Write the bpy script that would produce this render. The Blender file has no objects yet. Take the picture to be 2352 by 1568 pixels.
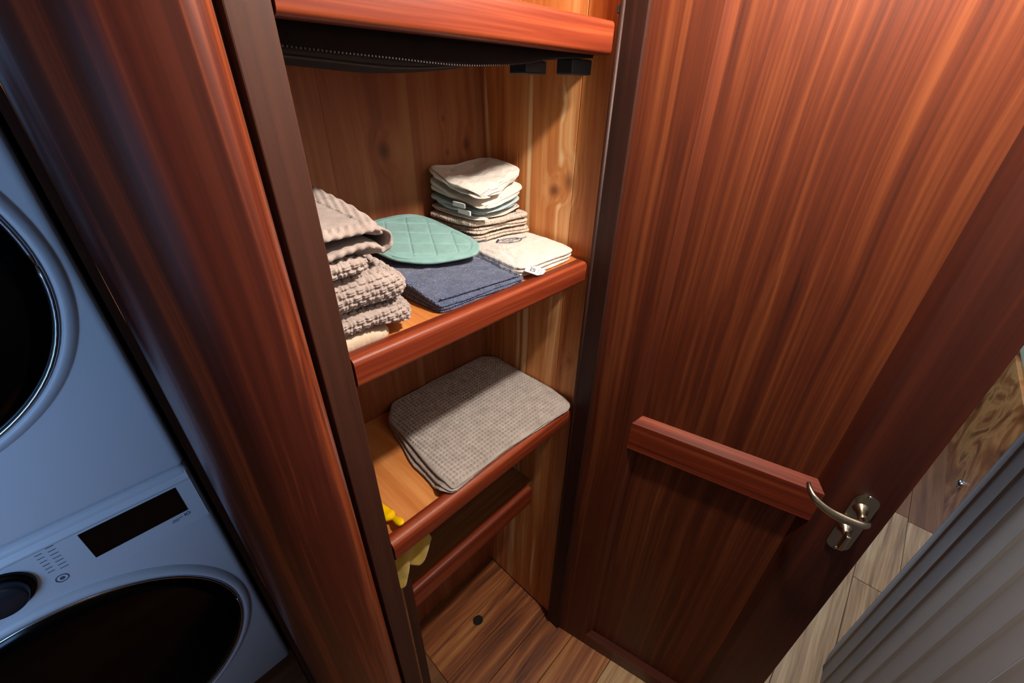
import bpy, bmesh, math, random
import numpy as np
from mathutils import Vector, Matrix, noise
random.seed(7)
S = bpy.context.scene
COL = S.collection
PI = math.pi

# ------------------------------------------------------------------ camera
cam_d = bpy.data.cameras.new('camera'); cam = bpy.data.objects.new('camera', cam_d); COL.objects.link(cam)
cam_d.sensor_width = 36.0; cam_d.lens = 955.34 * 36.0 / 2352.0; cam_d.clip_start = 0.01
F = Vector((0.62484332, 0.58419744, -0.51796155)); R = Vector((0.69041416, -0.72321009, 0.01718891)); U = Vector((0.3645533, 0.36834836, 0.85523118))
CAM_H = 1.51
cam.matrix_world = Matrix(((R.x, U.x, -F.x, 0), (R.y, U.y, -F.y, 0), (R.z, U.z, -F.z, CAM_H), (0, 0, 0, 1)))
S.camera = cam
# ------------------------------------------------------------------ world, lights, exposure
S.view_settings.view_transform = 'Standard'; S.view_settings.look = 'None'
S.view_settings.exposure = 0.28; S.view_settings.gamma = 1.0; S.view_settings.use_curve_mapping = False
w = bpy.data.worlds.new('world'); S.world = w; w.use_nodes = True
w.node_tree.nodes['Background'].inputs[0].default_value = (0.55, 0.62, 0.85, 1); w.node_tree.nodes['Background'].inputs[1].default_value = 0.02
LAMP = (0.495, 0.03, 1.86)          # corridor ceiling lamp in front of the closet
FILL_LAMP = (1.75, -0.2, 1.86)         # added warm fill lamp further along the corridor, made up
COOL_FILL = (-1.0, -0.30, 1.30)          # added cool fill light for the machines, source made up
def light(name, kind, loc, power, col, **k):
    l = bpy.data.lights.new(name, kind); l.energy = power; l.color = col
    for a, b in k.items(): setattr(l, a, b)
    o = bpy.data.objects.new(name, l); o.location = loc; COL.objects.link(o); return o
light('lamp_light', 'POINT', LAMP, 27.0, (1.0, 0.895, 0.785), shadow_soft_size=0.022)
light('far_lamp_light', 'POINT', FILL_LAMP, 24.0, (1.0, 0.87, 0.74), shadow_soft_size=0.03)
d = light('window_daylight', 'AREA', COOL_FILL, 5.6, (0.24, 0.52, 1.0), shape='RECTANGLE', size=0.55, size_y=0.7, spread=1.9)
d.rotation_euler = (PI/2, 0, 0)
d2 = light('saloon_daylight', 'AREA', (3.30, .25, 1.25), 26.0, (0.30, 0.60, 1.0), shape='RECTANGLE', size=0.6, size_y=0.7)   # added cool fill from past the bench, source made up
d2.rotation_euler = (0, PI/2, 0)

# ------------------------------------------------------------------ materials
def lin(h):
    h = h.lstrip('#'); c = [int(h[i:i+2], 16)/255 for i in (0, 2, 4)]
    return tuple(x/12.92 if x <= .04045 else ((x+.055)/1.055)**2.4 for x in c) + (1,)
class NT:
    def __init__(s, name):
        s.m = bpy.data.materials.new(name); s.m.use_nodes = True; s.t = s.m.node_tree; s.b = s.t.nodes['Principled BSDF']
    def n(s, typ, **k):
        x = s.t.nodes.new(typ)
        for a, b in k.items(): setattr(x, a, b)
        return x
    def l(s, a, b): s.t.links.new(a, b)
    def set(s, **k):
        for a, b in k.items():
            nm = a.replace('_', ' ')
            for key in s.b.inputs.keys():
                if key.lower() == nm.lower(): s.b.inputs[key].default_value = b
    def math(s, op, a, b=None, c=None):
        x = s.n('ShaderNodeMath', operation=op)
        for i, v in enumerate((a, b, c)):
            if v is None: continue
            if isinstance(v, (int, float)): x.inputs[i].default_value = v
            else: s.l(v, x.inputs[i])
        return x.outputs[0]
    def ramp(s, fac, stops):
        r = s.n('ShaderNodeValToRGB'); e = r.color_ramp.elements
        while len(e) > 1: e.remove(e[-1])
        e[0].position = stops[0][0]; e[0].color = stops[0][1]
        for p, c in stops[1:]:
            q = e.new(p); q.color = c
        s.l(fac, r.inputs[0]); return r.outputs[0]
    def mix(s, fac, a, b, mode='MIX'):
        x = s.n('ShaderNodeMix', data_type='RGBA', blend_type=mode)
        for i, v in ((0, fac), (6, a), (7, b)):
            if isinstance(v, (int, float)): x.inputs[i].default_value = v
            elif isinstance(v, tuple): x.inputs[i].default_value = v
            else: s.l(v, x.inputs[i])
        return x.outputs[2]
    def bump(s, h, strength, dist):
        b = s.n('ShaderNodeBump'); b.inputs['Strength'].default_value = strength; b.inputs['Distance'].default_value = dist
        s.l(h, b.inputs['Height']); s.l(b.outputs[0], s.b.inputs['Normal'])
def plain(name, col, rough=.5, metal=0., **k):
    t = NT(name); t.set(Base_Color=lin(col) if isinstance(col, str) else col, Roughness=rough, Metallic=metal, **k); return t.m
def wood(name, dark, mid, light_, axis='z', coarse=30., fine=190., along=.9, rough=.35, coat=.0, knots=(), rnd=False, contrast=.18, warp=.02, bump=.12, streak=None, spec=.5):
    t = NT(name); tc = t.n('ShaderNodeTexCoord'); v = tc.outputs['Object']
    if rnd:
        oi = t.n('ShaderNodeObjectInfo'); mul = t.n('ShaderNodeVectorMath', operation='SCALE'); mul.inputs[0].default_value = (13.1, 7.7, 5.3); t.l(oi.outputs['Random'], mul.inputs['Scale'])
        ad = t.n('ShaderNodeVectorMath', operation='ADD'); t.l(v, ad.inputs[0]); t.l(mul.outputs[0], ad.inputs[1]); v = ad.outputs[0]
    # slow warp so the grain wanders
    wn = t.n('ShaderNodeTexNoise'); wn.inputs['Scale'].default_value = 4.0; wn.inputs['Detail'].default_value = 1.5
    mp0 = t.n('ShaderNodeMapping'); mp0.inputs['Scale'].default_value = tuple(.45 if a == axis else 1.0 for a in 'xyz'); t.l(v, mp0.inputs[0]); t.l(mp0.outputs[0], wn.inputs[0])
    sub = t.n('ShaderNodeVectorMath', operation='SUBTRACT'); t.l(wn.outputs['Color'], sub.inputs[0]); sub.inputs[1].default_value = (.5, .5, .5)
    sc = t.n('ShaderNodeVectorMath', operation='SCALE'); t.l(sub.outputs[0], sc.inputs[0]); sc.inputs['Scale'].default_value = warp
    ad = t.n('ShaderNodeVectorMath', operation='ADD'); t.l(v, ad.inputs[0]); t.l(sc.outputs[0], ad.inputs[1]); vw = ad.outputs[0]
    kmask = None
    for (kp, kr) in knots:
        mpk = t.n('ShaderNodeMapping'); mpk.vector_type = 'POINT'
        mpk.inputs['Location'].default_value = tuple(-c/(kr*(1.35 if a == axis else 1.0)) for c, a in zip(kp, 'xyz')); mpk.inputs['Scale'].default_value = tuple(1/(kr*(1.35 if a == axis else 1.0)) for a in 'xyz')
        t.l(vw, mpk.inputs[0]); ln = t.n('ShaderNodeVectorMath', operation='LENGTH'); t.l(mpk.outputs[0], ln.inputs[0])
        f1 = t.n('ShaderNodeMapRange'); f1.inputs[1].default_value = 1.25; f1.inputs[2].default_value = .35; t.l(ln.outputs['Value'], f1.inputs[0])
        kmask = f1.outputs[0] if kmask is None else t.math('MAXIMUM', kmask, f1.outputs[0])
        # grain bends around the knot
        f2 = t.n('ShaderNodeMapRange', interpolation_type='SMOOTHSTEP'); f2.inputs[1].default_value = 3.6; f2.inputs[2].default_value = 0.6; f2.inputs[3].default_value = 0; f2.inputs[4].default_value = kr*1.1; t.l(ln.outputs['Value'], f2.inputs[0])
        cv = t.n('ShaderNodeVectorMath', operation='ADD'); cb = t.n('ShaderNodeCombineXYZ')
        for i, a in enumerate('xyz'):
            if a != axis: t.l(f2.outputs[0], cb.inputs[i])
        t.l(vw, cv.inputs[0]); t.l(cb.outputs[0], cv.inputs[1]); vw = cv.outputs[0]
    def ns(scale, det, al):
        mp = t.n('ShaderNodeMapping'); mp.inputs['Scale'].default_value = tuple(al if a == axis else scale for a in 'xyz'); t.l(vw, mp.inputs[0])
        nz = t.n('ShaderNodeTexNoise'); nz.inputs['Scale'].default_value = 1.0; nz.inputs['Detail'].default_value = det; nz.inputs['Roughness'].default_value = .6; t.l(mp.outputs[0], nz.inputs[0]); return nz.outputs['Fac']
    n1, n2 = ns(coarse, 3., along), ns(fine, 2.5, along*4)
    fac = t.math('ADD', t.math('MULTIPLY', n1, .72), t.math('MULTIPLY', n2, .28))
    c = .5
    col = t.ramp(fac, [(c-contrast, dark), (c, mid), (c+contrast, light_)])
    if streak:
        n3 = ns(coarse*1.7, 1., along*.6)
        mr = t.n('ShaderNodeMapRange'); mr.inputs[1].default_value = .60; mr.inputs[2].default_value = .72; t.l(n3, mr.inputs[0]); col = t.mix(mr.outputs[0], col, streak)
    if kmask is not None: col = t.mix(t.math('MULTIPLY', kmask, .85), col, tuple(x*.45 for x in dark[:3])+(1,))
    t.l(col, t.b.inputs['Base Color'])
    t.set(Roughness=rough, Coat_Weight=coat, Coat_Roughness=.25, Specular_IOR_Level=spec)
    t.bump(n2, bump, .0008)
    return t.m
MAH_D, MAH_M, MAH_L = lin('35130a'), lin('562410'), lin('794020')
M = {}
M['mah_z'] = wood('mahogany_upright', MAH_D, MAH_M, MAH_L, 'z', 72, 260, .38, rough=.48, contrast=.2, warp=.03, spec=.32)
M['mah_x'] = wood('mahogany_level', lin('4c190c'), lin('782d16'), lin('9a4a28'), 'x', 70, 210, .9, rough=.45, contrast=.17, spec=.35)
M['mah_rail'] = wood('mahogany_rail', MAH_D, MAH_M, MAH_L, 'x', 40, 210, .8, rough=.42, contrast=.2)
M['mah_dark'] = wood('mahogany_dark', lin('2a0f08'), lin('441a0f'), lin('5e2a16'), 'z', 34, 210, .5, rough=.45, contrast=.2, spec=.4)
M['post'] = wood('mahogany_post', lin('38140d'), lin('5a2416'), lin('984a26'), 'z', 52, 240, .35, rough=.33, contrast=.17, warp=.03, coat=.2)
M['stop'] = wood('mahogany_stop', lin('2a1610'), lin('391f17'), lin('4a2a1f'), 'z', 40, 220, .5, rough=.5, spec=.3)
M['jamb'] = wood('mahogany_jamb', lin('22100c'), lin('321811'), lin('462318'), 'z', 40, 220, .5, rough=.55, spec=.3)
CED = (lin('a9592a'), lin('d08648'), lin('e6ae74'))
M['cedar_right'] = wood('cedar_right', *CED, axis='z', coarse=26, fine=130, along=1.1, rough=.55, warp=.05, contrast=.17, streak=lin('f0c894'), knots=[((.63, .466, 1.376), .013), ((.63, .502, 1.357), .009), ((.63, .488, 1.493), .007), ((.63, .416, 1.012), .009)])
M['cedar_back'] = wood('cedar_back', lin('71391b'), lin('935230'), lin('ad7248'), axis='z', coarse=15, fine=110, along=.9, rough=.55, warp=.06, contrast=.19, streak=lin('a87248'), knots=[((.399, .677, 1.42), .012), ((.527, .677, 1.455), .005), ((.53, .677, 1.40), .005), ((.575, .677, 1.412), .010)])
M['cedar_shelf'] = wood('cedar_shelf', lin('a65a2a'), lin('c67c40'), lin('dd9c5c'), axis='y', coarse=22, fine=150, along=1.5, rough=.45, warp=.04, contrast=.2)
M['plank'] = wood('tigerwood_plank', lin('48210f'), lin('9a5a30'), lin('c48c52'), axis='x', coarse=34, fine=120, along=1.0, rough=.45, warp=.07, contrast=.16, rnd=True, bump=.05)
M['plank_pale'] = wood('pale_plank', lin('8a6a4a'), lin('b8946a'), lin('d6b88c'), axis='x', coarse=52, fine=160, along=1.3, rough=.4, warp=.05, contrast=.15, rnd=True, bump=.05)
M['plank_dark'] = wood('brown_plank', lin('5e3a20'), lin('7e5230'), lin('966642'), axis='x', coarse=30, fine=160, along=1.3, rough=.45, contrast=.2, rnd=True)
def burl():
    t = NT('burl_veneer'); tc = t.n('ShaderNodeTexCoord'); nz = t.n('ShaderNodeTexNoise'); nz.inputs['Scale'].default_value = 4.2; nz.inputs['Detail'].default_value = 3; nz.inputs['Distortion'].default_value = 1.8; t.l(tc.outputs['Object'], nz.inputs[0])
    t.l(t.ramp(nz.outputs['Fac'], [(.3, lin('5e3018')), (.44, lin('a05a2c')), (.56, lin('d08a4c')), (.7, lin('7c4824'))]), t.b.inputs['Base Color']); t.set(Roughness=.35); return t.m
M['burl'] = burl()
M['white_enamel'] = plain('white_enamel', '#dfe4ec', .38)
M['black_glass'] = plain('black_glass', '#020203', .16, Specular_IOR_Level=.2)
M['black_panel'] = plain('black_panel', '#030304', .35, Specular_IOR_Level=.25)
M['chrome'] = plain('chrome', '#b9bcc2', .18, 1.0)
M['nickel'] = plain('aged_nickel', '#b3aa98', .25, 1.0)
M['brass'] = plain('brass', '#a88448', .3, 1.0)
M['dark_hole'] = plain('dark_hole', '#050403', .8)
M['ink'] = plain('panel_ink', '#4a5260', .6)
M['ceiling'] = plain('ceiling_paint', '#8c7e6c', .8)
M['grey_paint'] = plain('grey_paint', '#8a8887', .42)
M['cushion'] = plain('beige_cloth', '#b09a70', .9)
M['black_rubber'] = plain('black_rubber', '#1b2024', .6)
M['yellow_plastic'] = plain('yellow_plastic', '#f4c400', .35)
def emit(name, col, st):
    t = NT(name); t.set(Base_Color=(.9, .9, .9, 1), Emission_Color=col, Emission_Strength=st); return t.m
M['lamp_glass'] = emit('lamp_glass', (1, .8, .6, 1), 12)
def cloth(name, col, col2, kind='terry', scale=900., strength=.5, dist=.0012, sheen=.3):
    t = NT(name); tc = t.n('ShaderNodeTexCoord'); v = tc.outputs['Object']
    if kind == 'terry':
        a = t.n('ShaderNodeTexVoronoi'); a.inputs['Scale'].default_value = scale; t.l(v, a.inputs[0]); h = a.outputs['Distance']
    elif kind == 'weave':
        mp = t.n('ShaderNodeMapping'); mp.inputs['Rotation'].default_value = (.3, .2, .5); t.l(v, mp.inputs[0])
        a = t.n('ShaderNodeTexWave'); a.inputs['Scale'].default_value = scale/6; a.inputs['Distortion'].default_value = 2; a.inputs['Detail'].default_value = 2; t.l(mp.outputs[0], a.inputs[0]); h = a.outputs['Fac']
    else:
        a = t.n('ShaderNodeTexNoise'); a.inputs['Scale'].default_value = scale; a.inputs['Detail'].default_value = 3; t.l(v, a.inputs[0]); h = a.outputs['Fac']
    b = t.n('ShaderNodeTexNoise'); b.inputs['Scale'].default_value = 60; b.inputs['Detail'].default_value = 4; t.l(v, b.inputs[0])
    c1 = lin(col) if isinstance(col, str) else col; c2 = lin(col2) if isinstance(col2, str) else col2
    f = t.math('ADD', t.math('MULTIPLY', b.outputs['Fac'], .6), t.math('MULTIPLY', h, .4))
    t.l(t.ramp(f, [(.25, c1), (.65, c2)]), t.b.inputs['Base Color'])
    t.set(Roughness=.95, Sheen_Weight=sheen, Specular_IOR_Level=.15); t.bump(h, strength, dist); return t.m
M['grey_terry'] = cloth('grey_basketweave_cotton', '#8c7d79', '#b8a9a2', 'noise', 900, .6, .001)
M['waffle'] = cloth('grey_waffle_cotton', '#8f8783', '#b5aca6', 'noise', 900, .5, .0008)
M['cream_flat'] = cloth('cream_cotton', '#c2ad96', '#dccab2', 'noise', 700, .5, .0008)
M['blue_terry'] = cloth('blue_terry', '#36415f', '#5d6a8c', 'terry', 420, 1.0, .0025)
M['teal'] = cloth('teal_cotton', '#6e9a97', '#8bb3b0', 'noise', 1200, .3, .0006)
M['cream_terry'] = cloth('cream_terry', '#d2bcaa', '#ead8c8', 'terry', 420, 1.0, .0024)
M['white_cotton'] = cloth('white_cotton', '#d6cdc2', '#e8e0d6', 'noise', 1000, .3, .0005)
M['white_terry'] = cloth('white_terry', '#d6cdc4', '#e9e1d9', 'terry', 480, .7, .0014)
M['pale_blue'] = cloth('pale_blue_cotton', '#9db6bf', '#b6cbd2', 'noise', 1000, .3, .0005)
M['yellow_cloth'] = cloth('yellow_cloth', '#b8952a', '#d8b648', 'noise', 700, .6, .001)
M['black_fabric'] = cloth('black_fabric', '#120c0c', '#1e1413', 'noise', 900, .4, .0006, .05)
M['grey_cord'] = plain('grey_cord', '#4a3f3a', .7)
M['tag'] = plain('tag_satin', '#efeaea', .5)
M['thread'] = plain('navy_thread', '#3a3550', .7)
t_ = NT('clear_plastic'); t_.set(Base_Color=(.9, .93, 1, 1), Roughness=.12, Alpha=.10); M['plastic'] = t_.m

# ------------------------------------------------------------------ object helpers
def mesh(name, v, f, smooth=False, mat=None):
    m = bpy.data.meshes.new(name); m.from_pydata([tuple(map(float, p)) for p in v], [], f); m.update()
    if smooth: m.polygons.foreach_set('use_smooth', [True]*len(m.polygons))
    if mat: m.materials.append(mat)
    return m
def link(name, me, parent=None, loc=(0, 0, 0)):
    o = bpy.data.objects.new(name, me); COL.objects.link(o); o.location = loc
    if parent: o.parent = parent
    return o
def tag(o, label, cat, group=None, kind=None):
    o['label'] = label; o['category'] = cat
    if group: o['group'] = group
    if kind: o['kind'] = kind
    return o
def thing(name, label, cat, loc=(0, 0, 0), rotz=0, group=None, kind=None):
    o = bpy.data.objects.new(name, None); COL.objects.link(o); o.location = loc; o.rotation_euler = (0, 0, rotz); o.empty_display_size = .05
    return tag(o, label, cat, group, kind)
def part(name, vf, mat, parent=None, smooth=False, auto=False):
    v, f = vf; base = parent.location if parent else Vector((0, 0, 0))
    gp = parent.parent if parent else None
    if gp: base = base + gp.location
    if parent and (parent.rotation_euler.z or (gp and gp.rotation_euler.z)): base = Vector((0, 0, 0))   # rotated things are built in local coordinates
    me = mesh(name, [(p[0]-base[0], p[1]-base[1], p[2]-base[2]) for p in v], f, smooth, mat)
    o = link(name, me, parent)
    if auto: autosmooth(o)
    return o
def autosmooth(o, ang=40):
    m = o.data; bm = bmesh.new(); bm.from_mesh(m)
    for fc in bm.faces: fc.smooth = True
    for e in bm.edges:
        if len(e.link_faces) == 2 and e.calc_face_angle(0) > math.radians(ang): e.smooth = False
    bm.to_mesh(m); bm.free()
def box(x0, x1, y0, y1, z0, z1, bev=0, seg=2):
    bm = bmesh.new(); bmesh.ops.create_cube(bm, size=1)
    for v in bm.verts: v.co = Vector((x0+(v.co.x+.5)*(x1-x0), y0+(v.co.y+.5)*(y1-y0), z0+(v.co.z+.5)*(z1-z0)))
    if bev: bmesh.ops.bevel(bm, geom=bm.edges[:], offset=bev, segments=seg, affect='EDGES', profile=.5)
    r = [v.co[:] for v in bm.verts], [[v.index for v in f.verts] for f in bm.faces]; bm.free(); return r
def prism(poly, a0, a1, axis):
    """closed 2-D outline pulled along an axis; outline gives the other two coordinates in x,y,z order"""
    n = len(poly); v = []
    for a in (a0, a1):
        for p in poly:
            q = {'x': (a, p[0], p[1]), 'y': (p[0], a, p[1]), 'z': (p[0], p[1], a)}[axis]; v.append(q)
    f = [[i, (i+1) % n, n+(i+1) % n, n+i] for i in range(n)] + [list(range(n))[::-1], list(range(n, 2*n))]
    bm = bmesh.new(); vs = [bm.verts.new(p) for p in v]
    for q in f: bm.faces.new([vs[i] for i in q])
    bmesh.ops.recalc_face_normals(bm, faces=bm.faces[:]); bm.verts.index_update()
    r = [x.co[:] for x in bm.verts], [[x.index for x in fc.verts] for fc in bm.faces]; bm.free(); return r
def lathe_y(cx, cz, prof, n=96):
    """profile of (radius, y) turned about a line parallel to y"""
    v, f = [], []
    for (r, y) in prof:
        for i in range(n):
            a = 2*PI*i/n; v.append((cx+r*math.cos(a), y, cz+r*math.sin(a)))
    for k in range(len(prof)-1):
        for i in range(n): f.append([k*n+i, k*n+(i+1) % n, (k+1)*n+(i+1) % n, (k+1)*n+i])
    f.append([(len(prof)-1)*n+i for i in range(n)])
    return v, f
def tube(path, rad, n=10, caps=True):
    P = [Vector(p) for p in path]; v, f = [], []; up = None
    for i, p in enumerate(P):
        tdir = (P[min(i+1, len(P)-1)]-P[max(i-1, 0)]).normalized()
        if up is None:
            up = Vector((0, 0, 1)) if abs(tdir.z) < .9 else Vector((1, 0, 0))
        s = tdir.cross(up).normalized(); up = s.cross(tdir).normalized()
        r = rad[i] if isinstance(rad, (list, tuple)) else rad
        ru, rs = r if isinstance(r, tuple) else (r, r)
        for k in range(n):
            a = 2*PI*k/n; v.append(tuple(p + s*math.cos(a)*rs + up*math.sin(a)*ru))
    for i in range(len(P)-1):
        for k in range(n): f.append([i*n+k, i*n+(k+1) % n, (i+1)*n+(k+1) % n, (i+1)*n+k])
    if caps: f += [list(range(n))[::-1], [(len(P)-1)*n+k for k in range(n)]]
    return v, f
def catmull(pts, per=8, closed=False):
    P = [np.array(p, float) for p in pts]; n = len(P); out = []
    rng = range(n) if closed else range(n-1)
    for i in rng:
        g = (lambda j: P[j % n]) if closed else (lambda j: P[min(max(j, 0), n-1)])
        a, b, c, d_ = g(i-1), g(i), g(i+1), g(i+2)
        for k in range(per):
            t = k/per; out.append(.5*((2*b)+(c-a)*t+(2*a-5*b+4*c-d_)*t*t+(3*b-a-3*c+d_)*t**3))
    if not closed: out.append(P[-1])
    return out
def join(*vfs):
    v, f = [], []
    for a, b in vfs:
        o = len(v); v += list(a); f += [[i+o for i in q] for q in b]
    return v, f
def text_mesh(body, size, shear=0):
    c = bpy.data.curves.new('lettering', 'FONT'); c.body = body; c.size = size; c.shear = shear; c.resolution_u = 3
    o = bpy.data.objects.new('lettering_tmp', c); COL.objects.link(o); dg = bpy.context.evaluated_depsgraph_get()
    me = o.evaluated_get(dg).to_mesh(); r = [tuple(v.co) for v in me.vertices], [list(p.vertices) for p in me.polygons]
    bpy.data.objects.remove(o); bpy.data.curves.remove(c); return r

# ------------------------------------------------------------------ room shell
FLOOR_Z = 0.0
fl = thing('floor', 'striped brown hardwood plank floor of the corridor', 'floor', kind='structure')
part('subfloor', box(-2.0, 3.4, -1.6, 1.7, -.06, -.008), M['plank_dark'], fl)
rows = [-.331+.1253*k for k in range(-7, 7)]
def plank_mesh(L, W):
    v, f = box(0, L, 0, W, -.008, 0, .0012, 1); return v, f
pm = {}
ends = {}
for k, y0 in enumerate(rows):
    if y0 > .41: continue
    y1 = min(y0+.1253, .3995 if y0 > .2 else 9)
    x = -1.9+(.37*k) % .9
    cuts = []
    while x < 3.3: cuts.append(x); x += 1.12
    if abs(y0+.4563) < .01: cuts = [-1.9, -.75, .4, 1.51, 1.97, 2.9]
    if abs(y0+.331) < .01: cuts = [-1.8, -.6, .55, 2.02, 3.0]
    if abs(y0+.5816) < .01: cuts = [-1.7, -.5, .7, 1.95, 3.0]
    cuts = [-1.98]+[c for c in cuts if c > -1.8]+[3.38]
    for a, b in zip(cuts[:-1], cuts[1:]):
        key = (round(b-a, 3), round(y1-y0, 4))
        pale = (b > 1.2 and y0 < -.05) or (abs(y0-.0448) < .02)
        mk = M['plank_dark'] if a > 1.9 else (M['plank_pale'] if pale else M['plank'])
        key = key+(mk.name,)
        if key not in pm: v, f = plank_mesh(b-a-.0016, y1-y0-.0016); pm[key] = mesh('plank', v, f, False, mk)
        link('plank', pm[key], fl, (a, y0, 0))
for k in range(10):   # planks beyond the closet, under the machines
    pass
part('machine_floor', box(-1.98, -.015, .42, 1.65, -.008, -.001), M['plank_dark'], fl)
# lift-out hatch in the closet floor
ht = thing('floor_hatch', 'striped floor hatch inside the closet with a brass-rimmed finger hole', 'floor hatch', (.45, .53, 0))
hy = [.4, .4885, .577, .665]
for a, b in zip(hy[:-1], hy[1:]):
    v, f = box(.272, .628, a+.0004, b-.0004, -.008, .001, .0008, 1); part('hatch_plank', (v, f), M['plank'], ht)
fh = part('finger_hole', ([(.448+.0155*math.cos(q), .548+.0155*math.sin(q), .0016) for q in [2*PI*i/32 for i in range(32)]], [list(range(32))]), M['dark_hole'], ht)
rg = [(.448+.0160*math.cos(a), .548+.0160*math.sin(a), .0014) for a in [2*PI*i/32 for i in range(33)]]
part('hole_rim', tube(rg, .0014, 8), M['brass'], ht, True)
fill = part('closet_floor_board', box(.0, .2705, .4, .677, -.008, .0), M['plank_dark'], fl)

def shell(name, label, cat, vf, mat, **k):
    o = part(name, vf, mat); return tag(o, label, cat, kind='structure')
shell('ceiling', 'pale painted corridor ceiling', 'ceiling', box(-2, 3.4, -1.6, 1.7, 1.93, 1.97), M['ceiling'])
# closet walls
def boards_wall(name, label, mat, cuts, mk, back):
    t = thing(name, label, 'wall', kind='structure')
    part('backing', back, M['jamb'], t)
    for a, b in zip(cuts[:-1], cuts[1:]): part('board', mk(a, b), mat, t)
    return t
boards_wall('wall_right', 'knotty cedar boarded side wall inside the closet', M['cedar_right'], [.386, .4505, .583, .673, .70], lambda a, b: box(.63, .642, a+.0002, b-.0002, .0, 1.93, .0012, 1), box(.642, .66, .386, .70, 0, 1.93))
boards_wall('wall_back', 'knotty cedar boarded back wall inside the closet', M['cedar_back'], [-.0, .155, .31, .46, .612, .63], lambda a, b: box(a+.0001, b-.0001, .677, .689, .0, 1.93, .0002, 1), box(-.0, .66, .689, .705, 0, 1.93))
shell('wall_left', 'dark wooden side panel between the closet and the stacked machines', 'wall', box(-.006, 0.0, .46, 1.62, 0, 1.93), M['jamb'])
shell('wall_end', 'plain dark wall behind the stacked machines', 'wall', box(-1.6, 0.0, 1.62, 1.66, 0, 1.93), M['jamb'])
shell('wall_far', 'grey end wall of the corridor past the machines', 'wall', box(-1.66, -1.6, -1.6, 1.7, 0, 1.93), M['grey_paint'])
shell('wall_beyond', 'brown end wall past the bench', 'wall', box(3.36, 3.4, -1.6, 1.7, 0, 1.93), M['jamb'])
shell('wall_side', 'brown wall beside the open closet door', 'wall', box(.70, 3.36, .60, .64, 0, 1.93), M['jamb'])
shell('wall_outer', 'pale wall behind the bench', 'wall', box(-1.6, 3.36, -1.64, -1.6, 0, 1.93), M['ceiling'])
# grey reeded wall opposite the closet
gw = thing('wall_front', 'grey painted wall of narrow upright reeded boards', 'wall', kind='structure')
gx = [1.198, 1.112]+[1.035-.0772*k for k in range(0, 32)]
part('backing', box(-1.6, 1.19, -.352, -.328, .004, 1.93), M['grey_paint'], gw)
def reed(x0, x1, first=False):
    y = -.316; W = x1-x0; pts = [(x0, -.33), (x1, -.33)]
    rd = .022 if first else .007
    pts += [(x1, y-.004 if first else y-.0045)]
    if first:
        pts = [(x0, -.345), (x1-.004, -.352)]; n = 10
        pts += [(x0+.004+(x1-x0-.004)*math.sin(a), y-.034+.034*math.cos(a)) for a in [PI/2*(1-i/n) for i in range(n+1)]]
    else:
        pts = [(x0, -.33), (x1, -.33)] + [(x1-.0002-.018*i/10, y-.0004+.0032*(.5-.5*math.cos(2*PI*i/10))) for i in range(11)]
    pts += [(x0+.0006, y-.0003), (x0, y-.0012)]
    return prism(pts, .004, 1.93, 'z')
for i in range(len(gx)-1):
    part('board', reed(gx[i+1], gx[i], i == 0), M['grey_paint'], gw, auto=True)
# ------------------------------------------------------------------ front frame of the closet
PX, PY = .104, .352
prof = [(.105, .412), (.105, .375)] + [(.0865+.0185*math.cos(q), .351+.0185*math.sin(q)) for q in [-math.radians(108)*i/8 for i in range(9)]] + [(.064, .3375), (.047, .3445), (.031, .3545), (.017, .368), (.008, .384), (.003, .402), (.001, .424), (.0005, .462)]
pp = [tuple(p) for p in catmull(prof, 5)]
po = shell('trim_1', 'broad rounded mahogany corner post left of the closet opening', 'corner post', prism(pp, 0, 1.93, 'z'), M['post']); autosmooth(po, 50)
shell('trim_2', 'flat dark mahogany stop strip set back beside the rounded post', 'door stop', box(.1225, .1555, .3865, .4005, 0, 1.93, .0015, 2), M['stop'])
shell('trim_4', 'recessed dark groove backing between the post and the stop strip', 'trim', box(.09, .14, .402, .412, 0, 1.93), M['jamb'])
jb = thing('trim_3', 'dark mahogany door jamb on the hinge side of the closet', 'door jamb', (.64, .37, 0), kind='structure')
part('jamb_board', box(.611, .70, .343, .3855, 0, 1.93, .0015, 2), M['jamb'], jb)
part('bead', tube([(.612, .3815, 0), (.612, .3815, 1.93)], .0042, 10), M['jamb'], jb, True)
part('door_catch', box(.6085, .6125, .3835, .3885, 1.600, 1.609, .0008, 1), M['black_rubber'], jb)
part('side_board', box(.66, .70, .3855, .60, 0, 1.93), M['jamb'], jb)
# ------------------------------------------------------------------ shelves
def lip_profile(y0, y1, z0, z1, r=.006):
    p = []
    for cx, cz, a0 in ((y0+r, z0+r, PI), (y1-.001, z0+.001, 1.5*PI), (y1-r*.5, z1-r*.5, 0), (y0+r, z1-r, PI/2)):
        rr = {PI: r, 1.5*PI: .001, 0: r*.5, PI/2: r}[a0]
        for i in range(5): a = a0+PI/2*i/4; p.append((cx+rr*math.cos(a), cz+rr*math.sin(a)))
    return p
def shelf(label, x0, x1, yf, yb, zs, zl0, zl1, th, lipw=.024, r=.006, group='closet shelves', xl=None, bm_='cedar_shelf'):
    t = thing('shelf', label, 'shelf', ((x0+x1)/2, yb-.12, zs-th), group=group)
    part('shelf_board', box(x0, x1, yf+lipw-.001, yb, zs-th, zs, .0008, 1), M[bm_], t)
    part('front_lip', prism(lip_profile(yf, yf+lipw, zl0, zl1, r), xl or .1575, .6035, 'x'), M['mah_x'], t, auto=True)
    return t
sh_top = shelf('topmost closet shelf with a broad mahogany front lip, black bag hung beneath', .108, .6285, .386, .676, 1.582, 1.5535, 1.592, .022, r=.006)
sh_mid = shelf('middle closet shelf holding the grey towels, washcloths and pot holder', .108, .6285, .386, .676, 1.243, 1.2125, 1.2505, .02, r=.007)
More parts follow.
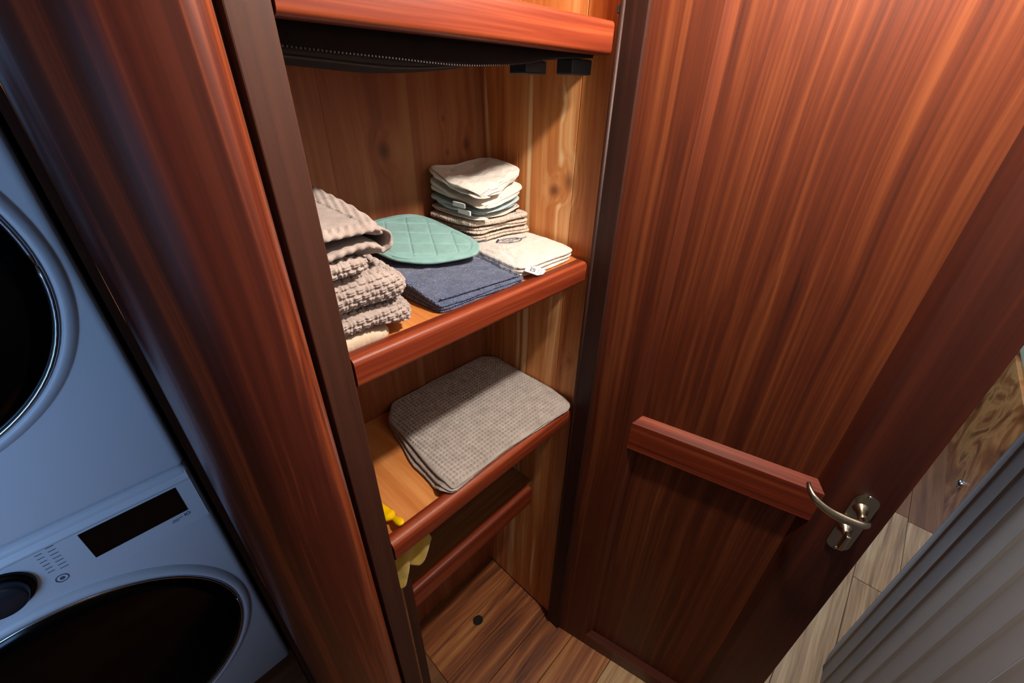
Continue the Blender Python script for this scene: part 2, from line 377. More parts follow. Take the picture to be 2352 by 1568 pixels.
sh_low = shelf('lower closet shelf carrying one large folded grey towel', .108, .6285, .386, .676, .900, .868, .913, .02, r=.011)
sh_bot = shelf('shallow bottom closet shelf set back close above the floor', .196, .6285, .478, .676, .566, .512, .576, .016, lipw=.022, r=.009, xl=.196, bm_='plank_dark')
sp = thing('support_board', 'upright dark board propping the lower closet shelf beside the post', 'board', (.18, .5, 0))
part('panel', box(.172, .1945, .428, .676, .001, .879, .001, 1), M['jamb'], sp)
part('edge_strip', box(.1665, .1735, .4245, .4278, .001, .86, .0006, 1), M['plank_dark'], sp)

# ------------------------------------------------------------------ closet door (built in its own u, depth, z frame)
DW, DT = .508, .03
dr = thing('door_1', 'open mahogany panelled closet door with nickel lever handle', 'door', (.6191, .3428, 0), math.atan2(-.97626, .2166), kind='structure')
ZB, ZT, BW, BD = .004, 1.90, .0145, .016
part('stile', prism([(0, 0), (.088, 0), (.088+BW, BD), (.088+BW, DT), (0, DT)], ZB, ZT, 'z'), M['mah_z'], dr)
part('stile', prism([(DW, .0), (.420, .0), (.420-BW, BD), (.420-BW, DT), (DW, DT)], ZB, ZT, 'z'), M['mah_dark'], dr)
def rail(z0, z1, up, dn):
    p = [(0, z0), (0, z1)] + ([(BD, z1+BW)] if up else []) + [(DT, z1+(BW if up else 0)), (DT, z0-(BW if dn else 0))] + ([(BD, z0-BW)] if dn else [])
    return prism(p, .088, .420, 'x')
part('rail', rail(ZB, .055, 1, 0), M['mah_rail'], dr); part('rail', rail(.864, .933, 1, 1), M['mah_x'], dr); part('rail', rail(1.80, ZT, 0, 1), M['mah_rail'], dr)
part('panel', box(.100, .408, BD, DT-.004, .07, .85), M['mah_z'], dr); part('panel', box(.100, .408, BD, DT-.004, .947, 1.79), M['mah_z'], dr)
dh = part('door_handle', prism([(.4705+.0165*math.cos(a), .8975+(.053 if math.sin(a) > 0 else -.053)+.0165*math.sin(a)) for a in [2*PI*(i+.5)/32 for i in range(32)]], -.004, .0, 'y'), M['nickel'], dr)
def sub(name, vf, mat, smooth=True):
    o = link(name, mesh(name, vf[0], vf[1], smooth, mat), dh); return o
sub('rosette', lathe_y(.469, .935, [(.0120, -.003), (.0105, -.007), (.0080, -.011), (.0066, -.02), (.0066, -.036)], 24), M['nickel'])
lv = [tuple(p) for p in catmull([(.470, -.030, .938), (.471, -.041, .941), (.463, -.049, .944), (.445, -.050, .943), (.428, -.049, .944), (.410, -.048, .950), (.396, -.043, .957), (.388, -.032, .962), (.386, -.022, .964)], 6)]
nl = len(lv); rr = [(float(np.interp(i/(nl-1), [0, .2, .45, .7, 1], [.0060, .0062, .0078, .0058, .0030])), float(np.interp(i/(nl-1), [0, .2, .45, .7, 1], [.0060, .0050, .0040, .0036, .0028]))) for i in range(nl)]
sub('lever', tube(lv, rr, 12), M['nickel'])
sub('thumb_turn', join(lathe_y(.4655, .884, [(.0115, -.003), (.0105, -.008), (.006, -.012), (.0055, -.022)], 20), box(.462, .4695, -.034, -.020, .858, .894, .002, 2)), M['nickel'])
for z in (.9635, .832): sub('screw', lathe_y(.4705, z, [(.0035, -.004), (.003, -.0055), (.001, -.006)], 12), M['nickel'])

# ------------------------------------------------------------------ stacked washer and dryer
WX0, WX1, WY = -.620, -.020, .88
def machine(name, label, cat, z0, z1, dz):
    t = thing(name, label, cat, (-.32, 1.18, z0), group='stacked laundry machines')
    part('body', box(WX0, WX1, WY, 1.5, z0+.0, z1, .014, 4), M['white_enamel'], t, auto=True)
    dn = part('door', lathe_y(-.325, dz, [(.292, WY+.002), (.288, WY-.006), (.281, WY-.011), (.274, WY-.012), (.272, WY-.004)]), M['white_enamel'], t, True)
    part('door_ring', tube([(-.325+.2675*math.cos(a), WY-.009, dz+.2675*math.sin(a)) for a in [2*PI*i/96 for i in range(97)]], .0035, 8), M['chrome'], t, True)
    part('door_glass', lathe_y(-.325, dz, [(.2675, WY-.004), (.264, WY-.010), (.24, WY-.015), (.17, WY-.022), (.08, WY-.026), (.02, WY-.027)]), M['black_glass'], t, True)
    return t
wa = machine('washing_machine', 'white front-loading washing machine with dark display, under the dryer', 'washing machine', .018, .846, .41)
for fx in (-.57, -.07):
    for fy in (.93, 1.45): part('foot', lathe_y(fx, 0, [(.018, 0), (.018, .019)], 16), M['black_rubber'], wa).data.transform(Matrix.Translation((0, fy-1.18, -.0)) @ Matrix.Rotation(PI/2, 4, 'X')) if False else part('foot', box(fx-.02, fx+.02, fy-.02, fy+.02, 0, .02, .004, 2), M['black_rubber'], wa)
dy_ = machine('tumble_dryer', 'white tumble dryer with large black round door, stacked on the washer', 'tumble dryer', .8465, 1.70, 1.285)
# washer control panel: a slightly proud band with ridge, display, knob and print
part('control_panel', prism([(WY+.004, .699), (WY-.0012, .700), (WY-.0014, .812), (WY-.005, .817), (WY-.0052, .820), (WY+.004, .838)], WX0+.012, WX1-.006, 'x'), M['white_enamel'], wa)
part('display', box(-.2005, -.0525, WY-.003, WY+.001, .7395, .808, .0008, 1), M['black_panel'], wa)
kn = part('programme_knob', lathe_y(-.313, .766, [(.0415, WY-.001), (.041, WY-.010), (.037, WY-.012), (.033, WY-.011)], 48), M['black_panel'], wa, True)
o = part('knob_cap', lathe_y(-.313, .766, [(.033, WY-.010), (.032, WY-.026), (.029, WY-.029), (.01, WY-.030)], 48), plain('dark_steel', '#3c424c', .35, .6), wa, True)
yk = WY-.0016
mk = []
for k in range(7):
    z = .811-.0093*k
    mk.append(box(-.2405-.0005*k, -.2305-.0003*k, yk-.0003, yk, z, z+.0012)); mk.append(box(-.2555-.0004*k, -.2465-.0004*k, yk-.0003, yk, z+.004, z+.0052))
mk.append(box(-.083, -.066, yk-.0003, yk, .7285, .7298)); mk.append(box(-.085, -.072, yk-.0003, yk, .7245, .7258)); mk.append(box(-.062, -.0605, yk-.0003, yk, .7265, .7335))
for cx, cz, r, tr in ((-.2495, .7335, .0082, .0008), (-.2495, .7335, .0022, .0012), (-.0557, .730, .0033, .0007)):
    mk.append(tube([(cx+r*math.cos(a), yk, cz+r*math.sin(a)) for a in [2*PI*i/24 for i in range(25)]], tr, 6))
part('panel_print', join(*mk), M['ink'], wa)['kind'] = 'stuff'

# ------------------------------------------------------------------ cloth generator
def slab(outline, zb, ztop, layers=1, rnd=.006, corner=3, M_=220, rings=26, side=None, disp=None, top=None, seed=0, jit=.002, cr=.012, step=None):
    """folded cloth: rounded closed outline, layered side folds, soft top. zb and ztop may be functions of x,y"""
    zbf = zb if callable(zb) else (lambda x, y: zb)
    ztf = ztop if callable(ztop) else (lambda x, y: ztop)
    P = [np.array(p, float) for p in outline]
    for _ in range(corner):          # corner rounding
        Q = []
        for i in range(len(P)):
            a, b = P[i], P[(i+1) % len(P)]; L = np.linalg.norm(b-a)+1e-9; c = min(.25, cr/L/(1+_*.6)) if corner < 6 else .25
            Q += [a+(b-a)*c, b-(b-a)*c]
        P = Q
    P = np.array(P+[P[0]]); seg = np.linalg.norm(np.diff(P, axis=0), axis=1); s = np.concatenate([[0], np.cumsum(seg)])
    t = np.linspace(0, s[-1], M_, endpoint=False); X = np.interp(t, s, P[:, 0]); Y = np.interp(t, s, P[:, 1])
    cx, cy = X.mean(), Y.mean()
    dx, dy2 = X-np.roll(X, 1)+np.roll(X, -1)-X, Y-np.roll(Y, 1)+np.roll(Y, -1)-Y
    nl_ = np.hypot(dx, dy2)+1e-9; nx, ny = dy2/nl_, -dx/nl_
    if ((X-cx)*nx+(Y-cy)*ny).mean() < 0: nx, ny = -nx, -ny
    side = side or max(6, layers*7)
    verts = []
    rg_ = random.Random(seed)
    ph = [rg_.random()*50 for _ in range(layers+1)]
    ring = []
    def add(xs, ys, zs): verts.extend(zip(xs, ys, zs))
    zbv = np.array([zbf(x, y) for x, y in zip(X, Y)]); ztv = np.array([ztf(x, y) for x, y in zip(X, Y)])
    K = []
    for q in np.linspace(.75, .25, 3): K.append(('b', q))
    for k in range(side+1): K.append(('s', k/side))
    for k in range(1, rings+1): K.append(('t', k/rings))
    nr = 0
    for kind, q in K:
        if kind == 'b':
            xs = X-nx*rnd*2*(.5+q); ys = Y-ny*rnd*2*(.5+q); zs = zbv.copy()
        elif kind == 's':
            ll = min(layers-1, int(q*layers)); fr = q*layers-ll
            bulge = (max(0., math.sin(PI*min(1, max(0, fr))))**.4-1)*rnd
            jj = np.array([noise.noise((tt*14, ph[ll], ll*3.1)) for tt in t])*jit*2
            if step: jj = jj+np.array([step(x, y, ll) for x, y in zip(X, Y)])
            xs = X+nx*(bulge+jj); ys = Y+ny*(bulge+jj); zs = zbv+(ztv-rnd*.4-zbv)*q
        else:
            e = 1-(1-q)**1.0
            xs = (X-nx*rnd)*(1-e)+cx*e; ys = (Y-ny*rnd)*(1-e)+cy*e
            zs = np.array([ztf(x, y) for x, y in zip(xs, ys)])
            # soft shoulder
            zs = zs-rnd*.4*(1-min(1, e*8))**2-.0008
        if kind != 'b':
            for i in range(len(xs)):
                x, y, z = xs[i], ys[i], zs[i]
                if disp:
                    h = disp(x, y, z, t[i], kind, q)
                    if kind == 's': xs[i] += nx[i]*h; ys[i] += ny[i]*h
                    else: zs[i] += h
        add(xs, ys, zs); nr += 1
    f = []
    for k in range(nr-1):
        for i in range(M_):
            f.append([k*M_+i, k*M_+(i+1) % M_, (k+1)*M_+(i+1) % M_, (k+1)*M_+i])
    f.append(list(range(M_))[::-1])
    return verts, f
def rect(x0, x1, y0, y1): return [(x0, y0), (x1, y0), (x1, y1), (x0, y1)]
def fbm(x, y, z, s=30.): return noise.noise((x*s, y*s, z*s))+.5*noise.noise((x*s*2.1, y*s*2.1, z*s*2.1+7))
def basket(cell, amp):
    def g(x, y, z, t, kind, q):
        if kind == 's': a, b = t/cell, z/(cell*.68)
        else: a, b = x/cell, y/(cell*.68)
        ib = math.floor(b); a += .5*(ib % 2); ia = math.floor(a); fa, fb = a-ia, b-ib
        edge = min(fa, 1-fa)*1.6; edge2 = min(fb, 1-fb)*1.3
        h = min(1, min(edge, edge2)*3.0)
        strand = math.cos(2*PI*3*fb) if (ia*7+ib*3) % 3 else math.cos(2*PI*3*fa)
        return amp*(h*1.2-1.25+.3*strand)+amp*.35*noise.noise((x*300, y*300, z*300))+.0014*fbm(x, y, z, 28)
    return g
def waffle_d(cell, amp):
    def g(x, y, z, t, kind, q):
        if kind == 's': return .0006*noise.noise((t*160, z*160, 3))
        u_ = (x+y)/cell; v_ = (x-y)/cell
        return amp*(math.sin(PI*u_)*math.sin(PI*v_)) + .0012*fbm(x, y, z, 16)
    return g
def soft(amp, s): return lambda x, y, z, t, kind, q: amp*fbm(x, y, z, s)
def cloth_thing(name, label, cat, vf, mat, group=None):
    v, f = vf; V = np.array(v); c = (V[:, 0].mean(), V[:, 1].mean(), V[:, 2].min())
    e = thing(name, label, cat, c, group=group)
    o = part('cloth', vf, mat, e, True); return e, o
def cloth_obj(name, label, cat, vf, mat, group=None):
    v, f = vf; o = part(name, vf, mat, None, True); return tag(o, label, cat, group)
MZ = 1.2432
G1 = 'grey towels stacked on the middle shelf'
cloth_obj('bath_mat', 'thin cream cotton mat at the bottom of the grey towel stack', 'mat', slab(rect(.112, .228, .4115, .60), MZ, lambda x, y: 1.2635-.007*max(0, (x-.185)/.043), 1, .004, M_=260, disp=lambda x, y, z, t, k, q: .0006*math.sin(t*900)*math.sin(z*2400) if k == 's' else .0005*fbm(x, y, z, 60)), M['cream_flat'])
cloth_obj('bath_towel', 'grey basketweave towel directly above the cream mat', 'towel', slab([(.112, .407), (.254, .404), (.264, .44), (.26, .62), (.112, .62)], lambda x, y: 1.2675-.0115*max(0, min(1, (x-.205)/.05)), lambda x, y: 1.2905-.006*max(0, min(1, (x-.2)/.06)), 1, .009, M_=760, rings=56, side=30, disp=basket(.0108, .0026)), M['grey_terry'], G1)
cloth_obj('bath_towel', 'thick grey basketweave towel, second above the cream mat', 'towel', slab([(.112, .404), (.246, .404), (.262, .43), (.262, .62), (.112, .62)], lambda x, y: 1.2950-.006*max(0, min(1, (x-.2)/.06)), lambda x, y: 1.3335-.010*max(0, (x-.225)/.04)**2, 1, .015, M_=760, rings=60, side=44, disp=basket(.0108, .0026)), M['grey_terry'], G1)
cloth_obj('hand_towel', 'small folded grey basketweave towel under the draped topmost one', 'towel', slab([(.112, .404), (.203, .403), (.212, .42), (.212, .60), (.112, .60)], 1.3365, 1.3560, 1, .008, M_=700, rings=40, side=24, disp=basket(.0108, .0026)), M['grey_terry'], G1)
# topmost towel: flat-woven field, braided borders, open fold at the front
e_top = thing('draped_towel', 'loosely folded grey towel with smooth field and braided border atop the stack', 'towel', (.15, .5, 1.358), group=G1)
def top_z(x, y):
    xe = float(np.interp(y, [.40, .49, .60, .66], [.216, .230, .243, .247]))
    return 1.388-.022*max(0, (x-xe)/.02)**2-.003*max(0, (.43-y)/.03)+.0035*min(1, max(0, (y-.41)/.1))
def ribs(x, y, z, t, kind, q):
    if kind == 's': return .0012*math.sin(t*520)
    e = max(0, min(1, (.232-x)/.022)) ; e2 = max(0, min(1, (y-.405)/.012)); e3 = max(0, min(1, (.6-y)/.028))
    inner = e*e2*e3
    return (.0005*math.sin((x*.8+y)*2*PI/.0035) if inner >= 1 else .0017*math.sin(x*520+y*300)*math.sin(y*560-x*200)+.0014)+.001*fbm(x, y, z, 20)
part('upper_fold', slab([(.112, .404), (.226, .401), (.237, .43), (.255, .645), (.112, .655)], lambda x, y: top_z(x, y)-.0065, top_z, 1, .0032, M_=560, rings=60, side=10, disp=ribs), M['grey_terry'], e_top, True)
def low_z(x, y): return 1.3675-.013*max(0, (x-.205)/.035)**2+.002*math.sin(x*70)
part('lower_fold', slab([(.112, .407), (.226, .405), (.240, .43), (.240, .60), (.112, .61)], lambda x, y: low_z(x, y)-.0085, low_z, 1, .004, M_=480, rings=24, side=10, disp=lambda x, y, z, t, k, q: .0012*math.sin(t*520) if k == 's' else .001*fbm(x, y, z, 40)), M['grey_terry'], e_top, True)
fold = [(.236+.004*math.cos(a), a_y, 1.369+.010*math.sin(a)) for a, a_y in [(-PI/2+PI*i/12, .43) for i in range(13)]]
vv, ff = [], []
for j, yy in enumerate(np.linspace(.412, .60, 40)):
    for i in range(13):
        a = -PI/2+PI*i/12
        for o_ in (0,): vv.append((.2260+.075*(yy-.412)+(.0125)*math.cos(a)+.0008*math.sin(yy*520)*math.cos(a), yy+.0015*math.sin(i*1.3), 1.366+.0112*math.sin(a)-.001))
for j in range(39):
    for i in range(12): ff.append([j*13+i, j*13+i+1, (j+1)*13+i+1, (j+1)*13+i])
fo = part('side_fold', (vv, ff), M['grey_terry'], e_top, True); md = fo.modifiers.new('thickness', 'SOLIDIFY'); md.thickness = .003
# blue towel
def blue_top(x, y):
    f = min(1, max(0, (y-.418)/.09)); g = min(1, max(0, (.47-x)/.16))
    return 1.2535+.019*f**.8*(.45+.55*g)+.0035*g
e, o = cloth_thing('face_towel', 'folded dusky blue terry towel lying under the teal pot holder', 'towel', slab([(.303, .4185), (.463, .413), (.470, .420), (.474, .500), (.472, .60), (.30, .62), (.2985, .5)], MZ, blue_top, 3, .0035, M_=420, rings=60, disp=soft(.0012, 55), seed=3, jit=.0016, cr=.004), M['blue_terry'])
hem = [(.4615, y, blue_top(.4615, y)+.0022) for y in np.linspace(.418, .56, 20)]
part('hem', tube(hem, (.0011), 6), M['blue_terry'], e, True)
hem = [(x, .4255-.04*(x-.31), blue_top(x, .4255-.04*(x-.31))+.0022) for x in np.linspace(.308, .46, 20)]
part('hem', tube(hem, .0011, 6), M['blue_terry'], e, True)
# teal pot holder, tilted up at the back
ph_out = [(.375, .662), (.425, .657), (.449, .629), (.462, .558), (.465, .521), (.451, .501), (.426, .489), (.361, .500), (.322, .525), (.306, .550), (.300, .60), (.325, .648)]
ph_out = [tuple(p) for p in catmull(ph_out, 6, True)]
def ph_z(x, y): return 1.2860+.20*(y-.5)*(1 if y > .5 else .6)
def quilt(x, y, z, t, kind, q):
    if kind == 's': return .0004*noise.noise((t*90, z*90, 1))
    a, b = (x*.5+y*.87), (x*.87-y*.5)
    g = 0
    for c_, off in ((a, .013), (b, .004)):
        w_ = abs(((c_+off) / .036) % 1 - .5)*2*.018
        g = max(g, math.exp(-((.018-w_)/.0018)**2))
    rim = 1 if q > .12 else 0
    return -.0020*g*rim - (.0016*math.exp(-((q-.10)/.02)**2)) + .0009*fbm(x, y, z, 34)
cloth_obj('pot_holder', 'quilted teal pot holder with rounded corners on the blue towel', 'pot holder', slab(ph_out, lambda x, y: ph_z(x, y)-.008, ph_z, 1, .0042, corner=0, M_=520, rings=110, disp=quilt), M['teal'])
# white folded towel with tag
def wh_top(x, y): return 1.266+.006*min(1, max(0, (y-.43)/.06))-.003*max(0, (.50-x)/.03)
ew, o = cloth_thing('white_towel', 'folded white towel with small stitched motif and a paper tag', 'towel', slab([(.473, .433), (.500, .424), (.606, .422), (.617, .434), (.618, .60), (.60, .655), (.50, .655), (.476, .56)], MZ, wh_top, 3, .0048, M_=420, rings=40, disp=soft(.0013, 45), seed=11, jit=.0022), M['white_terry'])
# tag hanging out at the front corner
T_tag = Matrix.Translation((.4955-ew.location.x, .4165-ew.location.y, 1.2570-ew.location.z)) @ Matrix.Rotation(math.radians(32), 4, 'Z') @ Matrix.Rotation(math.radians(14), 4, 'X')
tv, tf = prism([(-.017, .014), (.016, .014), (.018, -.004), (.012, -.019), (-.006, -.016), (-.017, -.008)], -.0003, .0003, 'z')
tg = link('tag', mesh('tag', [tuple(T_tag @ Vector(p)) for p in tv], tf, False, M['tag']), ew)
tv, tf = text_mesh('tal', .018, .25)
RT = T_tag @ Matrix.Translation((-.012, -.002, .0006))
link('tag_lettering', mesh('tag_lettering', [tuple(RT @ Vector(p)) for p in tv], tf, False, M['thread']), tg)
for yy, x1_ in ((-.0075, .010), (-.0115, .006)):
    ln = box(-.010, x1_, yy-.0003, yy+.0003, .0004, .0006); link('tag_rule', mesh('tag_rule', [tuple(T_tag @ Vector(p)) for p in ln[0]], ln[1], False, M['thread']), tg)
# stitched motif (plain oval with curls)
CR, SR = math.cos(math.radians(-18)), math.sin(math.radians(-18))
def onwh(u_, v_):
    x, y = .541+u_*CR-v_*SR, .5165+u_*SR+v_*CR; return (x, y, wh_top(x, y)+.0016)
mot = [tube([onwh(.024*math.cos(a), .0115*math.sin(a)) for a in [2*PI*i/30 for i in range(31)]], .0006, 5)]
for cx, cy, rr_ in ((-.009, .001, .0052), (.004, .001, .0056), (.016, .002, .0035)):
    mot.append(tube([onwh(cx+rr_*math.cos(a), cy+rr_*.8*math.sin(a)) for a in [1.7*PI*i/18 for i in range(19)]], .0005, 5))
mot.append(tube([onwh(-.025+.0012*i, .002+.0016*i) for i in range(7)], .0017, 5))
mot.append(tube([onwh(.024+.003*i, .002+.0008*i) for i in range(6)], .0005, 5))
mot.append(tube([onwh(-.002+.004*math.cos(a), -.007+.002*math.sin(a)) for a in [PI+PI*i/10 for i in range(11)]], .0005, 5))
part('stitched_motif', join(*mot), M['thread'], ew)['kind'] = 'stuff'
# crumpled clear wrapper at its left edge
vv, ff = [], []
NX, NY = 22, 12
for j in range(NY):
    for i in range(NX):
        x = .471-.010*j/(NY-1)+.004*noise.noise((i*.6, j*.5, 1)); y = .428+.10*i/(NX-1)
        vv.append((x-.002, y+.003*noise.noise((i*.4, j*.7, 5)), 1.2905-.030*(j/(NY-1))+.004*noise.noise((i*.9, j*.9, 2))-.012*max(0, (.46-y)/.03)+.004))
for j in range(NY-1):
    for i in range(NX-1): ff.append([j*NX+i, j*NX+i+1, (j+1)*NX+i+1, (j+1)*NX+i])
pw = part('plastic_wrapper', (vv, ff), M['plastic']); tag(pw, 'crumpled clear plastic wrapper between the blue and white towels', 'wrapper')
md = pw.modifiers.new('thickness', 'SOLIDIFY'); md.thickness = .0004
# cream washcloths in a pile
G2 = 'cream terry washcloths in the corner pile'
lab2 = ['lowest of the folded cream terry washcloths, resting on the white towel', 'middle folded cream terry washcloth in the corner pile', 'topmost folded cream terry washcloth, right under the white cloths']
for k in range(3):
    o_ = [(0, 0), (.003, .002), (-.002, .001)][k]
    zb0 = 1.2750+.0132*k
    sag = (lambda zz: (lambda x, y: zz-.004*max(0, (x-.56)/.06)))(zb0)
    sag2 = (lambda zz: (lambda x, y: zz-.003*max(0, (x-.56)/.06)))(zb0+.0124)
    cloth_obj('washcloth', lab2[k], 'washcloth', slab([(.480+o_[0], .540), (.610, .532+o_[1]), (.625, .548+o_[0]), (.624, .668), (.463, .670)], sag, sag2, 2 if k < 2 else 1, .0055, M_=420, rings=22, disp=lambda x, y, z, t, kk, q: .0012*fbm(x, y, z, 60)+.0009*noise.noise((x*300, y*300, z*300))-.0018, seed=20+k, jit=.004), M['cream_terry'], G2)
# white and pale blue muslin cloths on top
def sad(F_, R_, B_, L_, wv):   # heights of the front, right, back and left corners plus soft waves
    def g(x, y):
        u_ = (x-.478)/.137; v_ = (y-.525)/.135
        return F_*(1-u_)*(1-v_)+R_*u_*(1-v_)+B_*u_*v_+L_*(1-u_)*v_+wv*(math.sin(u_*6+v_*2+wv*900)*.35+.35*math.sin(v_*8-u_*4)-.8*math.exp(-((u_-.55)**2+(v_-.6)**2)*9))
    return g
PREV = None; PREVW = 0
def muslin(label, zb_, hs, wv, out, mat, seed, lay=2, grp='folded cloths on top of the washcloths'):
    global PREV, PREVW
    a = (lambda q: (lambda x, y: q(x, y)+.0022+PREVW*.8))(PREV) if PREV else (lambda x, y: zb_)
    t_ = sad(*hs, wv)
    b = (lambda q, tt: (lambda x, y: max(q(x, y)+.005, tt(x, y))))(a, t_); PREV = b; PREVW = wv
    return cloth_obj('folded_cloth', label, 'cloth', slab(out, a, b, lay, .0040, M_=360, rings=40, disp=lambda x, y, z, t, kk, q: wv*(.55*fbm(x, y, z, 24)+.25*fbm(x, y, z, 60))-.0012, seed=seed, jit=.007, cr=.010), mat, grp)
muslin('thin white cotton cloth lying directly on the cream washcloths', 1.3150, (1.3195, 1.3215, 1.326, 1.3235), .0012, [(.484, .538), (.604, .540), (.616, .58), (.612, .664), (.482, .666)], M['white_cotton'], 31, 2)
muslin('pale blue cotton cloth sandwiched between the white cloths', 0, (1.328, 1.337, 1.346, 1.344), .0022, [(.478, .532), (.602, .544), (.614, .58), (.606, .662), (.480, .664)], M['pale_blue'], 32, 2)
muslin('white cotton cloth just above the pale blue one, curled left corner', 0, (1.3365, 1.360, 1.372, 1.371), .0042, [(.476, .518), (.606, .548), (.619, .57), (.610, .661), (.474, .666)], M['white_cotton'], 33, 2)
muslin('topmost soft white cotton cloth with rumpled raised corners', 0, (1.3585, 1.389, 1.397, 1.388), .0075, [(.476, .520), (.602, .556), (.617, .577), (.606, .660), (.572, .664), (.478, .664)], M['white_cotton'], 34, 3)
for (x, y, z, lb) in ((.4780, .575, 1.3375, 'small white sewn label at the left edge of the pale blue cloth'), (.4780, .562, 1.3275, 'small white sewn label just below the pale blue cloth edge')):
    v, f = box(-.0015, .0015, -.016, .016, -.004, .004, .0006, 1)
    tg2 = part('sewn_label', ([(p[0]+x-.004, p[1]+y, p[2]+z) for p in v], f), M['tag']); tag(tg2, lb, 'label', 'sewn labels on the cloth pile')
# large waffle towel on the lower shelf
LZ = .9005
def lt_z(x, y): return .926+.003*min(1, max(0, (y-.40)/.1))-.004*max(0, (x-.57)/.05)+.004*max(0, (.36-x)/.08)*max(0, min(1, (.52-y)/.1))
def lt_b(x, y): return LZ+.0150*max(0, min(1, (.434-y)/.018))
cloth_obj('large_towel', 'large folded grey waffle-weave towel on the lower closet shelf', 'towel', slab([(.279, .392), (.40, .398), (.596, .384), (.616, .396), (.626, .45), (.626, .64), (.60, .668), (.335, .668), (.30, .625), (.287, .50)], lt_b, lt_z, 3, .006, M_=900, rings=130, side=24, cr=.005, step=lambda x, y, ll: (2-ll)*.0062*max(0, min(1, (.33-x)/.03))*max(0, min(1, (.62-y)/.12))*max(0, min(1, (y-.393)/.02)), disp=waffle_d(.0082, .0026), seed=41, jit=.002), M['waffle'])
# ------------------------------------------------------------------ yellow handle and cloth
hp = catmull([(.150, .56), (.163, .52), (.174, .485), (.1795, .455), (.183, .435), (.1848, .424), (.1858, .412), (.1862, .4025)], 6)
n_ = len(hp); rad = []
for i in range(n_):
    q = i/(n_-1)
    if q < .07: r_ = .0112*math.sqrt(max(.03, 1-((.07-q)/.07)**2))
    elif q < .56: r_ = .0112
    elif q < .70: r_ = .0112-.0072*math.sin((q-.56)/.14*PI/2)
    elif q < .86: r_ = .0040+.0028*math.sin((q-.70)/.16*PI/2)
    else: r_ = .0068*math.sqrt(max(.02, 1-((q-.86)/.14)**2))
    rad.append((r_*.6, r_))
yo = part('brush_handle', tube([(p[0], p[1], .9078+.0125*max(0, (.445-p[1])/.042)) for p in hp], rad, 16), M['yellow_plastic'], None, True); tag(yo, 'bright yellow plastic brush handle lying on the lower shelf beside the post', 'brush handle')
yc = [(.140, .874), (.160, .872), (.200, .872), (.238, .871), (.241, .80), (.231, .774), (.209, .765), (.192, .787), (.188, .770), (.178, .745), (.168, .743), (.150, .76), (.140, .80)]
bm = bmesh.new()
NXc, NZc = 40, 34; top_e = .866
low = [(.13, .80), (.150, .765), (.166, .745), (.176, .744), (.186, .766), (.190, .790), (.198, .777), (.210, .766), (.222, .769), (.232, .778), (.2385, .795)]
vv, ff = [], []
for j in range(NZc):
    for i in range(NXc):
        x = .13+(.2385-.13)*i/(NXc-1); zl = np.interp(x, [p[0] for p in low], [p[1] for p in low]); z = top_e+(zl-top_e)*j/(NZc-1)
        vv.append((x+.004*math.sin(j*.3)*(j/NZc), .4175+.0032*math.sin(x*150+j*.12)+.002*noise.noise((x*60, z*40, 2)), z))
for j in range(NZc-1):
    for i in range(NXc-1): ff.append([j*NXc+i, j*NXc+i+1, (j+1)*NXc+i+1, (j+1)*NXc+i])
yo = part('dust_cloth', (vv, ff), M['yellow_cloth'], None, True); tag(yo, 'crumpled yellow cloth hanging below the lower shelf', 'cloth')
md = yo.modifiers.new('thickness', 'SOLIDIFY'); md.thickness = .0022
# ------------------------------------------------------------------ black bag slung under the top shelf
bg = thing('hanging_bag', 'black zipped fabric bag slung flat beneath the top shelf', 'bag', (.3, .5, 1.52))
xs_ = np.linspace(.112, .60, 60)
zipx = ([.0, .168, .208, .263, .336, .38, .453, .511, .60], [1.538, 1.537, 1.535, 1.534, 1.531, 1.532, 1.537, 1.546, 1.551])
pipx = ([.0, .187, .229, .285, .329, .393, .484, .60], [1.536, 1.534, 1.532, 1.529, 1.53, 1.535, 1.543, 1.551])
blkx = ([.0, .215, .261, .31, .372, .453, .50, .60], [1.53, 1.528, 1.525, 1.523, 1.526, 1.534, 1.544, 1.5515])
sm = lambda X_, q: float(np.interp(q, X_[0], X_[1])*.5+.25*np.interp(q-.03, X_[0], X_[1])+.25*np.interp(q+.03, X_[0], X_[1]))
rowsb = []
for x in xs_:
    a, b, c = sm(zipx, x), sm(pipx, x), sm(blkx, x)
    rowsb.append([(x, .413, 1.5565), (x, .412, (a+1.5565)/2), (x, .415, a), (x, .437, (a+b)/2-.0005), (x, .46, b), (x, .50, (b+c)/2-.001), (x, .53, c), (x, .57, c+.004), (x, .60, max(c+.01, 1.548)), (x, .61, 1.5565)])
nb = len(rowsb[0]); vv = [p for r in rowsb for p in r]
ff = [[k*nb+i, k*nb+i+1, (k+1)*nb+i+1, (k+1)*nb+i] for k in range(len(rowsb)-1) for i in range(nb-1)]
part('bag_body', (vv, ff), M['black_fabric'], bg, True)
teeth = [box(x-.0006, x+.0006, .4128, .4148, sm(zipx, x)-.0007, sm(zipx, x)+.0007) for x in np.arange(.12, .60, .0036)]
zo = part('zipper', join(*teeth), M['grey_cord'], bg); zo['kind'] = 'stuff'
part('piping', tube([(x, .459, sm(pipx, x)-.0012) for x in np.linspace(.115, .50, 50)], .0014, 8), M['grey_cord'], bg, True)
part('clip', box(.478, .520, .432, .462, 1.528, 1.543, .002, 2), M['black_rubber'], bg); part('clip', box(.558, .606, .418, .446, 1.5295, 1.5485, .002, 2), M['black_rubber'], bg)
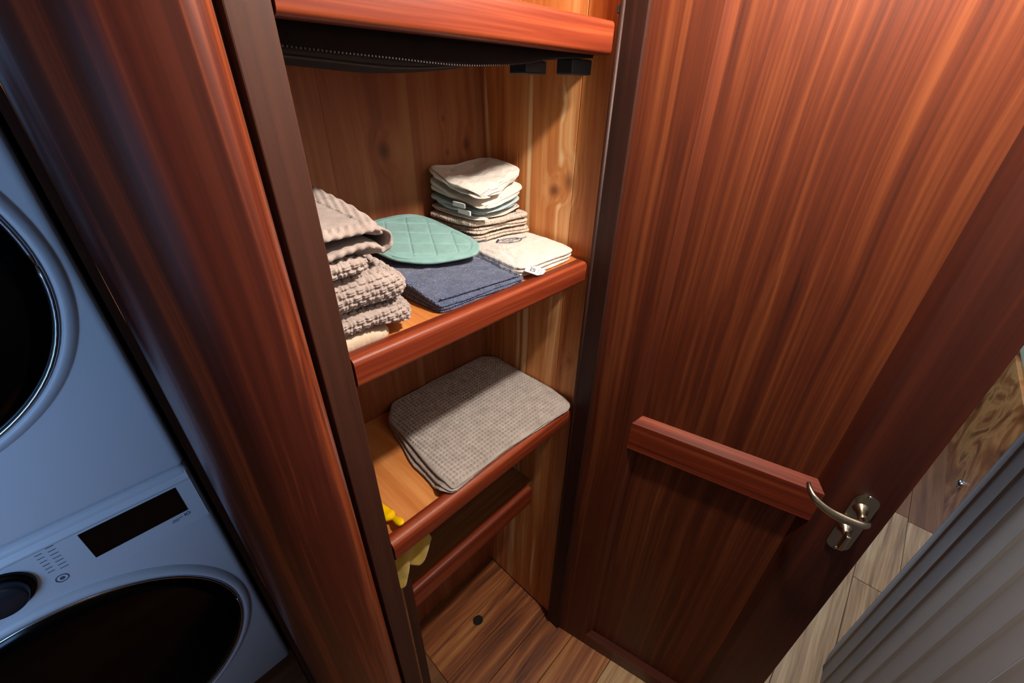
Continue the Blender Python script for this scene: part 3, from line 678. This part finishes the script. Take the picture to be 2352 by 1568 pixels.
# ------------------------------------------------------------------ bench beyond, ceiling lamps
bn = thing('bench', 'built-in burl-veneer bench with beige cushion past the grey wall', 'bench', (2.4, -.9, 0))
part('front_panel', box(1.45, 3.3, -.585, -.562, .0, .535, .002, 2), M['burl'], bn)
part('seat_box', box(1.45, 3.3, -1.3, -.587, .0, .53), M['plank_dark'], bn)
part('cushion', box(1.46, 3.29, -1.3, -.57, .5365, .66, .02, 4), M['cushion'], bn, auto=True)
part('push_knob', lathe_y(0, 0, [(.020, 0), (.0195, .008), (.015, .013), (.002, .0145)], 24), M['chrome'], bn, True).data.transform(Matrix.Translation((2.165, -.562, .128)) @ Matrix.Translation(-Vector((0, 0, 0))))
def ceiling_lamp(loc, label):
    t = thing('ceiling_lamp', label, 'ceiling lamp', (loc[0], loc[1], 1.93))
    v, f = lathe_y(0, 0, [(.055, 0), (.055, .012), (.045, .016)], 32)
    rot = lambda p: (p[0]+loc[0], p[2]+loc[1], 1.93-p[1])
    part('base', ([rot(p) for p in v], f), M['chrome'], t, True)
    v, f = lathe_y(0, 0, [(.042, .016), (.04, .020), (.02, .024), (.004, .0245)], 32)
    part('diffuser', ([rot(p) for p in v], f), M['lamp_glass'], t, True)
ceiling_lamp(LAMP, 'small round ceiling lamp in front of the closet')
ceiling_lamp(FILL_LAMP, 'small round ceiling lamp above the bench')  # unseen lamp body added to carry the warm fill
# ------------------------------------------------------------------ added windows, frames and glow made up around the cool fill lights
M['daylight_pane'] = emit('daylight_pane', (.35, .6, 1, 1), .5)  # bluish glow added behind the fill lights
w1 = thing('window_1', 'small framed window facing the stacked machines', 'window', (-1.0, -.31, .95), kind='structure')
part('pane', box(-1.275, -.725, -.3135, -.3115, .95, 1.65), M['daylight_pane'], w1)
for b in (box(-1.31, -1.275, -.314, -.303, .915, 1.685, .002, 1), box(-.725, -.69, -.314, -.303, .915, 1.685, .002, 1), box(-1.275, -.725, -.314, -.303, .915, .95, .002, 1), box(-1.275, -.725, -.314, -.303, 1.65, 1.685, .002, 1)): part('window_frame', b, M['mah_rail'], w1)
w2 = thing('window_2', 'framed window in the end wall past the bench', 'window', (3.35, .25, .9), kind='structure')
part('pane', box(3.352, 3.358, -.05, .55, .9, 1.6), M['daylight_pane'], w2)
for b in (box(3.335, 3.359, -.085, -.05, .865, 1.635, .002, 1), box(3.335, 3.359, .55, .585, .865, 1.635, .002, 1), box(3.335, 3.359, -.05, .55, .865, .9, .002, 1), box(3.335, 3.359, -.05, .55, 1.6, 1.635, .002, 1)): part('window_frame', b, M['mah_rail'], w2)
